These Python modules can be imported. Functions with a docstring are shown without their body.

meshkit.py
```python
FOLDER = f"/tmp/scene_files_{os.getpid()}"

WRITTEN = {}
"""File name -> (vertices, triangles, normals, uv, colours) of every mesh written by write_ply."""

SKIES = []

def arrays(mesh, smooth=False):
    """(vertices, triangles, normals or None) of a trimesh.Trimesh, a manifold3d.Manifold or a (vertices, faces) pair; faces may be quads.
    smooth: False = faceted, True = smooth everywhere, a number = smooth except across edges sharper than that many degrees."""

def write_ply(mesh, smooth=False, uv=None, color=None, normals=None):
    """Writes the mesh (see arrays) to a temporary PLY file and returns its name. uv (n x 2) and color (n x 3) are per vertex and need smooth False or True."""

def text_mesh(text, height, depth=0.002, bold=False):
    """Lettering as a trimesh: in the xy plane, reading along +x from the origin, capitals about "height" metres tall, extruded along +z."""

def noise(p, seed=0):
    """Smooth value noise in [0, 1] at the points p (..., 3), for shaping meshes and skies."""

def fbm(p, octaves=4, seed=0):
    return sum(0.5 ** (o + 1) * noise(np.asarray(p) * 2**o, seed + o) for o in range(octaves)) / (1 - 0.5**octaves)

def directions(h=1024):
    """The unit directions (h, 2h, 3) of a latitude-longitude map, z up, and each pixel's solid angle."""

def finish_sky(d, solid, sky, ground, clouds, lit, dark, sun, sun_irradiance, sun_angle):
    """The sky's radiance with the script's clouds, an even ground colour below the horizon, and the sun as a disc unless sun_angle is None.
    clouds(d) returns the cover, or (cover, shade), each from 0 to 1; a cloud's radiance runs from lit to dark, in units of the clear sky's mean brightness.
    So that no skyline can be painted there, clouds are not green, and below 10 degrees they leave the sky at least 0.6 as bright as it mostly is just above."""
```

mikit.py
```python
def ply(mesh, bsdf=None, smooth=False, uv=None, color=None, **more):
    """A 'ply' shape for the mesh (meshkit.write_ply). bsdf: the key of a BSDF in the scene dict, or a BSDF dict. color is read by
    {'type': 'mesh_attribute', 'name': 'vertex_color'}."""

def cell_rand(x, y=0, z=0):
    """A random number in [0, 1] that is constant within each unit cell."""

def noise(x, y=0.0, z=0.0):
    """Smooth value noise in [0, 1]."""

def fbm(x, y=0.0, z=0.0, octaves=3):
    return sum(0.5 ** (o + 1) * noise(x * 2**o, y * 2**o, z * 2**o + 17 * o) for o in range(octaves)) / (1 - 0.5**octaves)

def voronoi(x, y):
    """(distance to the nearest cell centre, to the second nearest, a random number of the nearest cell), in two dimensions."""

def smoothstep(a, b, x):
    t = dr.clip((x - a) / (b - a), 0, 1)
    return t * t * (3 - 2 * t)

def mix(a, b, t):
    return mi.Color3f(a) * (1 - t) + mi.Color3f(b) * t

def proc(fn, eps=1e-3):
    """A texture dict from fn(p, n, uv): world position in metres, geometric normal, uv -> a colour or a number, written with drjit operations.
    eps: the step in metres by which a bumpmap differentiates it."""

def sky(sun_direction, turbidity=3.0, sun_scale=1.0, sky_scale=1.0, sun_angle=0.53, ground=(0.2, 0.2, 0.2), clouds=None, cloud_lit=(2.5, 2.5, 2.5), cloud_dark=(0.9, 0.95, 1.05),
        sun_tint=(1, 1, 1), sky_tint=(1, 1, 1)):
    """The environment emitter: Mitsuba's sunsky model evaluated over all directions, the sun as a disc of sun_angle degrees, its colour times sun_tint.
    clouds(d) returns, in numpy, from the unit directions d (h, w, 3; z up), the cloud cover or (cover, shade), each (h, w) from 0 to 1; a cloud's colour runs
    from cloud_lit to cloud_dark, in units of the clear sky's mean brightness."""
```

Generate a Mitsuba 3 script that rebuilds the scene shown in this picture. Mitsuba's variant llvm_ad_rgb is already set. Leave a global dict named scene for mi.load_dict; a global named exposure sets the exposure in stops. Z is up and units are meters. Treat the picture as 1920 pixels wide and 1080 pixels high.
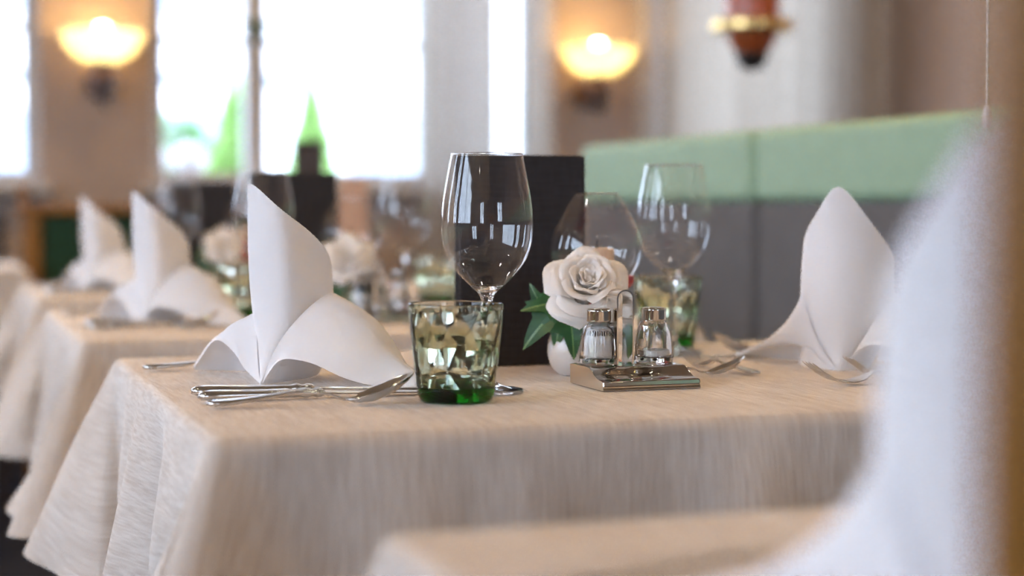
import math, random
import numpy as np
import trimesh
import drjit as dr
import mitsuba as mi
import mikit, meshkit
from mikit import ply, proc, noise, fbm, smoothstep, mix
from scipy.interpolate import CubicSpline, PchipInterpolator
from scipy.spatial import ConvexHull

T = mi.ScalarTransform4f
rng = np.random.default_rng(7)
random.seed(7)

# ------------------------------------------------------------------ camera, sky, light, exposure
# room frame: x runs along the table fronts towards the bench, y along the row of tables to the far window wall, z up
YAW = math.radians(18.8)
PITCH = math.atan(152 / 3200)
CAM = np.array([0.0, 0.0, 0.918])
FWD = np.array([math.sin(YAW) * math.cos(PITCH), math.cos(YAW) * math.cos(PITCH), -math.sin(PITCH)])
exposure = 0.5
SKY = 16.0
LAMP = (88.0, 54.0, 23.5)
BULB = (110.0, 66.0, 24.0)
scene = {'type': 'scene'}
labels = {}
scene['camera'] = {'type': 'thinlens', 'fov': math.degrees(2 * math.atan(960 / 3200)), 'fov_axis': 'x',
                   'aperture_radius': 0.0115, 'focus_distance': 1.56, 'near_clip': 0.02, 'far_clip': 500.0,
                   'to_world': T().look_at(origin=CAM.tolist(), target=(CAM + FWD).tolist(), up=[0, 0, 1])}


def cloud_cover(d):
    q = meshkit.fbm(d * np.array([3.0, 3.0, 6.0]), 4, 3)
    return np.full(d.shape[:2], 0.97), np.clip((q - 0.35) * 0.8, 0, 0.5)


scene['sky'] = mikit.sky((0.3, 0.6, 0.74), turbidity=4, sun_scale=0.0, sky_scale=SKY, ground=(0.55, 0.55, 0.55), clouds=cloud_cover,
                         cloud_lit=(2.15, 2.6, 3.3), cloud_dark=(1.5, 1.85, 2.35))


# ------------------------------------------------------------------ helpers
def rgb(r, g=None, b=None):
    return {'type': 'rgb', 'value': [float(r), float(g if g is not None else r), float(b if b is not None else r)]}


def mat(key, d, two=True):
    scene[key] = {'type': 'twosided', 'b': d} if two else d
    return key


def principled(color, rough=0.6, metal=0.0, spec=0.5, **more):
    d = {'type': 'principled', 'base_color': rgb(*color) if isinstance(color, tuple) else color, 'roughness': rough, 'metallic': metal, **more}
    if metal == 0:
        d['specular'] = spec
    return d


def number(key):
    if key not in labels and key not in scene and not any(k.startswith(key + '__') for k in scene):
        return key
    n = 1
    while f'{key}_{n:03d}' in labels or f'{key}_{n:03d}' in scene or any(k.startswith(f'{key}_{n:03d}__') for k in scene):
        n += 1
    return f'{key}_{n:03d}'


def xf(x=0, y=0, z=0, rz=0, s=1.0):
    return T().translate([float(x), float(y), float(z)]).rotate([0, 0, 1], float(rz)).scale(float(s))


def put(name, parts, at=None, label=None, cat=None, group=None, kind=None):
    """One thing: parts is a list of (part key or '', shape dict); repeats take the next number."""
    key = number(name)
    labels[key] = {}
    for part, d in parts:
        full = key if part == '' else f'{key}__{part}'
        if full in scene:
            n = 1
            while f'{full}_{n:03d}' in scene:
                n += 1
            full = f'{full}_{n:03d}'
        scene[full] = {**d, 'to_world': at} if at is not None else d
    for k, v in (('label', label), ('category', cat), ('group', group), ('kind', kind)):
        if v:
            labels[key][k] = v
    return key


def struct(name, parts, at=None, label=None):
    return put(name, parts, at, label, kind='structure')


def cat_(*ms):
    return trimesh.util.concatenate([m if isinstance(m, trimesh.Trimesh) else trimesh.Trimesh(*m, process=False) for m in ms])


def box(x0, x1, y0, y1, z0, z1):
    m = trimesh.creation.box((x1 - x0, y1 - y0, z1 - z0))
    m.apply_translation(((x0 + x1) / 2, (y0 + y1) / 2, (z0 + z1) / 2))
    return m


def rbox(x0, x1, y0, y1, z0, z1, r, sub=2):
    s = trimesh.creation.icosphere(sub, r).vertices
    pts = np.vstack([s + (x, y, z) for x in (x0 + r, x1 - r) for y in (y0 + r, y1 - r) for z in (z0 + r, z1 - r)])
    return trimesh.convex.convex_hull(pts)


def grid_faces(n, m, close_m=False):
    i, j = np.meshgrid(np.arange(n - 1), np.arange(m if close_m else m - 1), indexing='ij')
    k = (j + 1) % m
    return np.stack([i * m + j, (i + 1) * m + j, (i + 1) * m + k, i * m + k], -1).reshape(-1, 4)


def tri(q):
    return np.vstack([q[:, [0, 1, 2]], q[:, [0, 2, 3]]])


def lathe(profile, n=64, mod=None):
    """profile: list of (r, z) from bottom to top on the outside; mod(phi, r, z) may change r."""
    p = np.array(profile, float)
    phi = np.arange(n) * 2 * np.pi / n
    r = np.repeat(p[:, :1], n, 1)
    if mod is not None:
        r = mod(phi[None, :], r, np.repeat(p[:, 1:], n, 1))
    v = np.stack([r * np.cos(phi), r * np.sin(phi), np.repeat(p[:, 1:], n, 1)], -1).reshape(-1, 3)
    f = tri(grid_faces(len(p), n, True))[:, ::-1]
    m = trimesh.Trimesh(v, f, process=False)
    m.merge_vertices(digits_vertex=7)
    m.update_faces(m.nondegenerate_faces())
    return m


def smooth_profile(pts, n):
    p = np.array(pts, float)
    t = np.concatenate([[0], np.cumsum(np.hypot(*np.diff(p, axis=0).T))])
    u = np.linspace(0, t[-1], n)
    return np.stack([PchipInterpolator(t, p[:, 0])(u), PchipInterpolator(t, p[:, 1])(u)], 1)


def tube(points, radius, sides=8, cap=True):
    p = np.array(points, float)
    t = np.gradient(p, axis=0)
    t /= np.linalg.norm(t, axis=1, keepdims=True)
    ref = np.array([0, 0, 1.0]) if abs(t[:, 2]).mean() < 0.8 else np.array([1.0, 0, 0])
    a = np.cross(t, ref)
    a /= np.linalg.norm(a, axis=1, keepdims=True)
    b = np.cross(t, a)
    ang = np.arange(sides) * 2 * np.pi / sides
    rad = np.broadcast_to(radius, (len(p),))
    v = (p[:, None] + rad[:, None, None] * (np.cos(ang)[None, :, None] * a[:, None] + np.sin(ang)[None, :, None] * b[:, None])).reshape(-1, 3)
    f = [tri(grid_faces(len(p), sides, True))]
    n0 = len(v)
    v = np.vstack([v, p[0], p[-1]])
    i = np.arange(sides)
    f += [np.stack([np.full(sides, n0), i, (i + 1) % sides], 1), np.stack([np.full(sides, n0 + 1), n0 - sides + (i + 1) % sides, n0 - sides + i], 1)]
    m = trimesh.Trimesh(v, np.vstack(f), process=False)
    m.fix_normals()
    return m


def patch(ctrl, nu, nv, thick=0.0011):
    """A smooth sheet through a grid of control points (rows, columns, 3), given a thickness and closed."""
    c = np.array(ctrl, float)
    a, b = np.linspace(0, 1, c.shape[0]), np.linspace(0, 1, c.shape[1])
    s = CubicSpline(a, c, axis=0, bc_type='natural')(np.linspace(0, 1, nu))
    s = CubicSpline(b, s, axis=1, bc_type='natural')(np.linspace(0, 1, nv))
    if thick == 0:
        return trimesh.Trimesh(s.reshape(-1, 3), tri(grid_faces(nu, nv)), process=False)
    du, dv = np.gradient(s, axis=0), np.gradient(s, axis=1)
    n = np.cross(du, dv)
    n /= np.linalg.norm(n, axis=-1, keepdims=True) + 1e-12
    top, bot = s + n * thick / 2, s - n * thick / 2
    v = np.vstack([top.reshape(-1, 3), bot.reshape(-1, 3)])
    q = tri(grid_faces(nu, nv))
    N = nu * nv
    ids = np.arange(N).reshape(nu, nv)
    loop = np.concatenate([ids[0, :-1], ids[:-1, -1], ids[-1, :0:-1], ids[:0:-1, 0]])
    nx = np.roll(loop, -1)
    side = np.vstack([np.stack([loop, nx, nx + N], 1), np.stack([loop, nx + N, loop + N], 1)])
    return trimesh.Trimesh(v, np.vstack([q, q[:, ::-1] + N, side[:, ::-1]]), process=False)


# ------------------------------------------------------------------ materials
def linen(p, n, uv):
    u, v = uv.x, uv.y
    a = noise(u * 700, v * 60)
    b = noise(u * 260 + 9, v * 24)
    c = fbm(u * 26, v * 9, 3.0, 3)
    w = noise(u * 1500, v * 1500)
    t = dr.clip(0.42 * a + 0.28 * b + 0.30 * c + 0.16 * w - 0.08, 0, 1)
    return mix((0.46, 0.405, 0.355), (0.72, 0.69, 0.655), t)


def linen_height(p, n, uv):
    return noise(uv.x * 700, uv.y * 60) + 0.5 * noise(uv.x * 1500, uv.y * 1500)


mat('linen', {'type': 'bumpmap', 't': proc(linen_height, 2e-4), 'scale': 0.00014,
              'b': principled(proc(linen), 0.85, spec=0.2, sheen=0.3)})
mat('napkin_cloth', {'type': 'principledthin', 'base_color': rgb(0.855, 0.885, 0.93), 'roughness': 0.8, 'diff_trans': 0.16}, False)
mat('steel', principled((0.80, 0.78, 0.75), 0.16, 1.0))
mat('chrome', principled((0.74, 0.70, 0.65), 0.06, 1.0))
mat('glass_sheet', {'type': 'thindielectric', 'int_ior': 1.5}, False)
mat('glass_solid', {'type': 'dielectric', 'int_ior': 1.5}, False)
mat('window_glass', {'type': 'thindielectric', 'int_ior': 1.45}, False)
scene['pale_tint'] = {'type': 'homogeneous', 'albedo': rgb(0.0), 'sigma_t': rgb(0.30, 0.20, 0.58), 'scale': 100.0}
scene['green_tint'] = {'type': 'homogeneous', 'albedo': rgb(0.0), 'sigma_t': rgb(0.85, 0.30, 0.85), 'scale': 100.0}
mat('salt', principled((0.88, 0.87, 0.85), 0.9, spec=0.2))


def ivy_color(p, n, uv):
    t = fbm(p.x * 90, p.y * 90, p.z * 90, 3)
    vein = smoothstep(0.035, 0.0, dr.abs(uv.x)) + 0.7 * smoothstep(0.03, 0.0, dr.abs(dr.abs(uv.x) - dr.maximum(uv.y, 0.0) * 0.8))
    return mix(mix((0.010, 0.055, 0.018), (0.035, 0.14, 0.045), t), (0.16, 0.30, 0.10), dr.clip(vein, 0, 1) * 0.7)


mat('ivy_leaf', principled(proc(ivy_color), 0.35, spec=0.5))
mat('rose_petal', principled((0.93, 0.92, 0.90), 0.65, spec=0.25, sheen=0.2))
mat('stem_green', principled((0.06, 0.16, 0.05), 0.6))
mat('ceramic', principled((0.84, 0.83, 0.82), 0.25))
mat('wax', principled((0.80, 0.62, 0.46), 0.5, spec=0.4))
mat('red_lacquer', principled((0.45, 0.055, 0.06), 0.3))


def menu_color(p, n, uv):
    t = noise(p.x * 60, p.y * 60, p.z * 900) * 0.6 + noise(p.x * 900, p.y * 60, p.z * 60) * 0.4
    return mix((0.010, 0.011, 0.015), (0.026, 0.028, 0.036), t)


mat('menu_black', principled(proc(menu_color), 0.62, spec=0.35))
mat('paper_white', principled((0.8, 0.78, 0.74), 0.8))
mat('tan_card', principled((0.55, 0.36, 0.26), 0.7))


def bench_green(p, n, uv):
    t = fbm(p.x * 30, p.y * 30, p.z * 30, 3)
    return mix((0.255, 0.41, 0.29), (0.295, 0.46, 0.335), t)


def bench_grey(p, n, uv):
    w = noise(p.x * 700, p.y * 700, p.z * 700)
    t = fbm(p.x * 14, p.y * 14, p.z * 14, 3)
    return mix((0.095, 0.10, 0.106), (0.155, 0.162, 0.173), 0.6 * t + 0.4 * w)


mat('bench_green', principled(proc(bench_green), 0.55, spec=0.35))
mat('bench_grey', principled(proc(bench_grey), 0.85, spec=0.2))


def wood(p, n, uv):
    g = noise(p.x * 60 + 3 * noise(p.z * 3.0), p.y * 60, p.z * 3.5)
    f = noise(p.x * 300, p.y * 300, p.z * 9)
    return mix((0.17, 0.070, 0.006), (0.28, 0.130, 0.015), 0.65 * g + 0.35 * f)


mat('wood_brown', principled(proc(wood), 0.4))
mat('dark_wood', principled((0.035, 0.022, 0.017), 0.45))
mat('black_leather', principled((0.015, 0.015, 0.016), 0.5))
mat('green_panel', principled((0.018, 0.06, 0.035), 0.7, spec=0.2))


def plaster(p, n, uv):
    t = fbm(p.x * 3, p.y * 3, p.z * 3, 4)
    return mix((0.37, 0.305, 0.265), (0.42, 0.35, 0.31), t)


mat('wall_taupe', principled(proc(plaster), 0.85, spec=0.2))
mat('ceiling_beige', principled((0.36, 0.27, 0.19), 0.9, spec=0.1))


def carpet(p, n, uv):
    t = 0.6 * noise(p.x * 300, p.y * 300) + 0.4 * fbm(p.x * 4, p.y * 4, 0.0, 3)
    return mix((0.010, 0.013, 0.022), (0.028, 0.032, 0.045), t)


mat('carpet_navy', principled(proc(carpet), 0.95, spec=0.1))
mat('frame_white', principled((0.50, 0.51, 0.53), 0.45))
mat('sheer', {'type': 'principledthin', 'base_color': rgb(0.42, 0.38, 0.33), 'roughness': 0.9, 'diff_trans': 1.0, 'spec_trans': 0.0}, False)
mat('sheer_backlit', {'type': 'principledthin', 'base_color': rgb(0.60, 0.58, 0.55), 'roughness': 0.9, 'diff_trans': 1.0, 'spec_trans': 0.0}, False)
mat('bronze', principled((0.085, 0.055, 0.045), 0.4, 0.6))
mat('gold', principled((0.95, 0.68, 0.28), 0.22, 1.0))
mat('amber_glass', principled((0.36, 0.085, 0.022), 0.16, spec=0.6, clearcoat=0.6))
mat('lamp_shade', {'type': 'principledthin', 'base_color': rgb(0.92, 0.80, 0.58), 'roughness': 0.6, 'diff_trans': 1.5}, False)
mat('lamp_body', principled((0.6, 0.55, 0.5), 0.5))
mat('cord_white', principled((0.85, 0.85, 0.85), 0.5))
mat('terracotta', principled((0.20, 0.085, 0.045), 0.7))
mat('foliage', {'type': 'principledthin', 'base_color': rgb(0.42, 0.62, 0.24), 'roughness': 0.5, 'diff_trans': 1.0}, False)
mat('foliage_dark', {'type': 'principledthin', 'base_color': rgb(0.20, 0.36, 0.16), 'roughness': 0.5, 'diff_trans': 0.9}, False)
mat('flower_white', {'type': 'principledthin', 'base_color': rgb(0.95, 0.95, 0.96), 'roughness': 0.6, 'diff_trans': 1.0}, False)
mat('terrace_stone', principled((0.70, 0.70, 0.70), 0.9))
mat('facade_white', principled((0.80, 0.80, 0.82), 0.9))
mat('steel_blue', principled((0.30, 0.36, 0.44), 0.5))
mat('ornament_green', principled((0.05, 0.10, 0.06), 0.6))
mat('ornament_grey', principled((0.10, 0.10, 0.12), 0.6))

# ------------------------------------------------------------------ the room
X0, X1, Y0, Y1, ZC = -3.4, 2.95, -3.6, 6.5, 2.75
W = 0.22


def wall_with_holes(axis, pos, lo, hi, holes, side):
    """A wall slab of thickness W with window openings (a, b, z0, z1). axis 'x': the wall runs along x at y = pos."""
    cells = []
    xs = sorted({lo, hi, *[h[0] for h in holes], *[h[1] for h in holes]})
    for a, b in zip(xs[:-1], xs[1:]):
        inside = [h for h in holes if h[0] <= a + 1e-9 and h[1] >= b - 1e-9]
        spans = [(0, ZC)] if not inside else [(0, inside[0][2]), (inside[0][3], ZC)]
        for z0, z1 in spans:
            if axis == 'x':
                cells.append(box(a, b, min(pos, pos + side * W), max(pos, pos + side * W), z0, z1))
            else:
                cells.append(box(min(pos, pos + side * W), max(pos, pos + side * W), a, b, z0, z1))
    return cat_(*cells)


struct('floor', [('', ply(box(X0, X1, Y0, Y1, -0.1, 0), 'carpet_navy'))], label='dark navy carpet floor under the tables')
struct('ceiling', [('', ply(box(X0 - W, X1 + W, Y0 - W, Y1 + W, ZC, ZC + 0.1), 'ceiling_beige'))], label='brownish ceiling of the dining room')
back_holes = [(-1.3, 0.385, 1.0, 2.5), (0.79, 1.90, 1.0, 2.5), (2.02, 2.33, 0.95, 2.5)]
left_holes = [(-1.0, 1.7, 0.9, 2.65), (2.1, 2.9, 0.9, 2.65), (4.4, 5.2, 0.9, 2.5)]
right_holes = [(5.0, 6.3, 0.9, 2.5)]
front_holes = [(-3.1, -2.0, 0.9, 2.4), (1.2, 2.4, 1.1, 2.2)]
struct('wall_back', [('', ply(wall_with_holes('x', Y1, X0, X1, back_holes, 1), 'wall_taupe'))], label='taupe window wall with sconces at the far end')
struct('wall_left', [('', ply(wall_with_holes('y', X0, Y0 - W, Y1 + W, left_holes, -1), 'wall_taupe'))], label='taupe wall on the left with large windows')
struct('wall_right', [('', ply(wall_with_holes('y', X1, Y0 - W, Y1 + W, right_holes, 1), 'wall_taupe'))], label='taupe wall behind the bench on the right')
struct('wall_front', [('', ply(wall_with_holes('x', Y0, X0, X1, front_holes, -1), 'wall_taupe'))], label='taupe wall behind the camera with windows')


def window(n, axis, pos, hole, side, mullions, transoms=(), t=0.05, mw=0.03):
    a, b, z0, z1 = hole
    y = pos + side * 0.10
    parts = []

    def bar(p0, p1, q0, q1, d=0.03):
        return box(p0, p1, y - d, y + d, q0, q1) if axis == 'x' else box(y - d, y + d, p0, p1, q0, q1)
    parts.append(('frame', ply(cat_(bar(a, a + t, z0, z1), bar(b - t, b, z0, z1), bar(a, b, z0, z0 + t), bar(a, b, z1 - t, z1)), 'frame_white')))
    for m in mullions:
        parts.append(('mullion', ply(bar(m - mw, m + mw, z0, z1, 0.045), 'frame_white')))
    for z in transoms:
        parts.append(('transom', ply(bar(a, b, z - 0.012, z + 0.012, 0.02), 'frame_white')))
    ms = [a] + list(mullions) + [b]
    for p, q in zip(ms[:-1], ms[1:]):
        v = [[p, y, z0], [q, y, z0], [q, y, z1], [p, y, z1]] if axis == 'x' else [[y, p, z0], [y, q, z0], [y, q, z1], [y, p, z1]]
        parts.append(('pane', ply((np.array(v, float), np.array([[0, 1, 2], [0, 2, 3]])), 'window_glass')))
    s = side
    sill = box(a - 0.03, b + 0.03, pos - s * 0.10, pos + s * 0.07, z0 - 0.03, z0) if s > 0 else box(a - 0.03, b + 0.03, pos - 0.07, pos + 0.10, z0 - 0.03, z0)
    if axis == 'y':
        sill = box(min(pos - s * 0.10, pos + s * 0.07), max(pos - s * 0.10, pos + s * 0.07), a - 0.03, b + 0.03, z0 - 0.03, z0)
    parts.append(('sill', ply(sill, 'frame_white')))
    struct(f'window_{n}', parts)


window(1, 'x', Y1, back_holes[0], 1, (-0.45,), (1.58,))
window(2, 'x', Y1, back_holes[1], 1, (1.192,), (1.555,), mw=0.040)
window(3, 'x', Y1, back_holes[2], 1, ())
for k, h in enumerate(left_holes):
    window(4 + k, 'y', X0, h, -1, ((h[0] + h[1]) / 2,), ())
window(8, 'y', X1, right_holes[0], 1, (5.65,), (1.9,))
for k, h in enumerate(front_holes):
    window(9 + k, 'x', Y0, h, -1, ((h[0] + h[1]) / 2,), (1.8,))

# ------------------------------------------------------------------ outside
struct('ground_outside', [('', ply(box(-40, 40, 6.72, 60, -0.4, -0.3), 'terrace_stone'))], label='pale terrace outside the far windows')
struct('ground_side', [('', ply(cat_(box(-40, -3.62, -40, 6.72, -0.4, -0.3), box(3.17, 40, -40, 6.72, -0.4, -0.3), box(-3.62, 3.17, -40, -3.82, -0.4, -0.3)), 'terrace_stone'))])


def leaf_cloud(n, size, where, seed, aspect=0.55):
    r = np.random.default_rng(seed)
    P = where(r, n)
    a = r.normal(size=(n, 3))
    a /= np.linalg.norm(a, axis=1, keepdims=True)
    b = np.cross(a, r.normal(size=(n, 3)))
    b /= np.linalg.norm(b, axis=1, keepdims=True)
    s = size * r.uniform(0.6, 1.3, (n, 1))
    v = np.stack([P - a * s, P + b * s * aspect, P + a * s, P - b * s * aspect], 1).reshape(-1, 3)
    i = np.arange(n)[:, None] * 4
    return np.asarray(v), np.vstack([i + [0, 1, 2], i + [0, 2, 3]])


def cone(cx, cy, z0, z1, r0):
    def f(r, n):
        t = r.uniform(0, 1, n) ** 1.6
        ph = r.uniform(0, 2 * np.pi, n)
        q = r0 * (1 - t) ** 0.8 * np.sqrt(r.uniform(0.3, 1, n))
        return np.stack([cx + q * np.cos(ph), cy + q * np.sin(ph), z0 + (z1 - z0) * t], 1)
    return f


put('cypress', [('foliage', ply(leaf_cloud(5200, 0.034, cone(1.905, 8.87, 0.15, 1.56, 0.33), 3), 'foliage')),
                ('trunk', ply(tube([[1.905, 8.87, -0.05], [1.905, 8.87, 0.5], [1.905, 8.87, 1.3]], [0.03, 0.025, 0.008]), 'dark_wood')),
                ('pot', ply(lathe([(0, -0.3), (0.13, -0.3), (0.17, 0.02), (0.18, 0.02), (0.18, 0.05), (0.15, 0.05), (0.15, 0.0), (0, 0.0)], 32).apply_translation((1.905, 8.87, 0)), 'terracotta'))],
    label='slim light green conical shrub standing outside the middle window', cat='shrub')


def blob(c, rad):
    def f(r, n):
        d = r.normal(size=(n, 3))
        d /= np.linalg.norm(d, axis=1, keepdims=True)
        return np.array(c) + d * np.array(rad) * r.uniform(0.4, 1, (n, 1)) ** 0.5
    return f


put('climbing_plant', [('foliage', ply(cat_(leaf_cloud(900, 0.04, blob((1.42, 8.3, 1.2), (0.10, 0.12, 0.32)), 5), leaf_cloud(700, 0.04, blob((1.34, 8.3, 0.85), (0.17, 0.14, 0.35)), 6)), 'foliage')),
                       ('stem', ply(tube([[1.42, 8.3, -0.3], [1.40, 8.3, 0.5], [1.43, 8.3, 1.45]], [0.02, 0.015, 0.006]), 'dark_wood'))],
    label='bright green leafy plant seen through the glass beside the grey mullion', cat='plant')
put('hedge', [('', ply(leaf_cloud(3800, 0.06, blob((1.36, 10.2, 0.55), (0.36, 0.3, 0.92)), 8), 'foliage_dark'))],
    label='dull green hedge low behind the left half of the middle window', cat='hedge')
put('awning_rail', [('', ply(rbox(0.2, 2.05, 9.45, 9.53, 1.575, 1.66, 0.012, 1), 'steel_blue'))], label='blue grey horizontal rail outside the middle window', cat='rail')
bld = [('wall', ply(box(-9, 12, 24, 25, -0.3, 8.0), 'facade_white'))]
for i in range(7):
    for k in range(2):
        n = f'window_{2 * i + k:03d}'
        bld.append((n, ply(cat_(box(-7.86 + 2.7 * i, -7.8 + 2.7 * i, 23.9, 24.0, 0.64 + 2.9 * k, 2.26 + 2.9 * k), box(-6.7 + 2.7 * i, -6.64 + 2.7 * i, 23.9, 24.0, 0.64 + 2.9 * k, 2.26 + 2.9 * k), box(-7.86 + 2.7 * i, -6.64 + 2.7 * i, 23.9, 24.0, 0.64 + 2.9 * k, 0.7 + 2.9 * k), box(-7.86 + 2.7 * i, -6.64 + 2.7 * i, 23.9, 24.0, 2.2 + 2.9 * k, 2.26 + 2.9 * k)), 'frame_white')))
        bld.append((n + '__pane', ply(box(-7.8 + 2.7 * i, -6.7 + 2.7 * i, 23.97, 24.0, 0.7 + 2.9 * k, 2.2 + 2.9 * k), 'steel_blue')))
bld.append(('roof', ply(box(-9.4, 12.4, 23.7, 25.3, 8.0, 8.25), 'facade_white')))
put('building', bld, label='white building far outside behind the middle window', cat='building')


def heart(w):
    t = np.linspace(0, 2 * np.pi, 40, endpoint=False)
    p = np.stack([16 * np.sin(t) ** 3, 13 * np.cos(t) - 5 * np.cos(2 * t) - 2 * np.cos(3 * t) - np.cos(4 * t)], 1) * w / 34
    from shapely.geometry import Polygon
    m = trimesh.creation.extrude_polygon(Polygon(p), 0.008, engine='earcut')
    m.apply_transform(np.array([[1, 0, 0, 0], [0, 0, -1, 0], [0, 1, 0, 0], [0, 0, 0, 1.0]]))
    return m


for (x, z, m, lab) in ((0.90, 1.622, 'ornament_green', 'small dark green heart hanging highest at left in the middle window'),
                       (1.03, 1.640, 'ornament_grey', 'small grey heart hanging near the mullion in the middle window'),
                       (1.00, 1.527, 'ornament_grey', 'small grey heart hanging lowest in the middle window')):
    put('heart_ornament', [('body', ply(heart(0.060).apply_translation((x, 6.56, z)), m)),
                           ('thread', ply(tube([[x, 6.556, z + 0.01], [x, 6.556, z + 0.4], [x, 6.556, 2.45]], 0.0006, 5), 'cord_white'))], label=lab, cat='ornament')
bow = []
for s in (-1, 1):
    bow.append(trimesh.creation.icosphere(2, 1.0).apply_scale((0.034, 0.012, 0.014)).apply_translation((1.185 + s * 0.03, 6.50, 1.612)))
    bow.append(trimesh.creation.icosphere(2, 1.0).apply_scale((0.012, 0.008, 0.03)).apply_translation((1.185 + s * 0.012, 6.502, 1.590)))
put('bow', [('loop', ply(bow[0], 'ornament_green', True)), ('loop', ply(bow[2], 'ornament_green', True)), ('tail', ply(bow[1], 'ornament_green', True)), ('tail', ply(bow[3], 'ornament_green', True)),
            ('knot', ply(trimesh.creation.icosphere(2, 0.014).apply_translation((1.185, 6.495, 1.612)), 'ornament_green', True))],
    label='dark green ribbon bow tied on the mullion of the middle window', cat='bow')
struct('planter_outside', [('box', ply(rbox(0.74, 1.20, 7.10, 7.34, -0.3, 1.02, 0.01, 1), 'terrace_stone')), ('soil', ply(box(0.76, 1.18, 7.12, 7.32, 1.0, 1.03), 'dark_wood'))], label='pale planter outside below the white flower heads')
for (x, y, lab) in ((0.878, 7.22, 'round white flower head at the left outside the middle window'), (1.030, 7.20, 'round white flower head at the right outside the middle window')):
    put('hydrangea', [('flower_head', ply(leaf_cloud(1500, 0.017, blob((x, y, 1.115), (0.062, 0.060, 0.066)), int(x * 1000)), 'flower_white')),
                      ('stem', ply(tube([[x, y, 1.02], [x, y, 1.05], [x, y, 1.09]], 0.004), 'stem_green'))],
        label=lab, cat='flower', group='white flowers outside the window')


# ------------------------------------------------------------------ curtains, sconces, lantern, cord
def curtain(axis, pos, a, b, z0, z1, waves, amp=0.022, seed=1):
    n = int(waves * 12)
    s = np.linspace(a, b, n)
    k = np.random.default_rng(seed).uniform(0.6, 1.2, n // 6 + 2)
    amp_s = np.interp(np.linspace(0, len(k) - 1, n), np.arange(len(k)), k)
    off = amp * amp_s * np.sin(np.linspace(0, waves * 2 * np.pi, n))
    z = np.linspace(z0, z1, 6)
    S, Z = np.meshgrid(s, z, indexing='ij')
    O = np.repeat(off[:, None], 6, 1) * np.linspace(1.1, 0.7, 6)
    v = np.stack([S, pos + O, Z] if axis == 'x' else [pos + O, S, Z], -1).reshape(-1, 3)
    return trimesh.Trimesh(v, tri(grid_faces(n, 6)), process=False)


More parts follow.
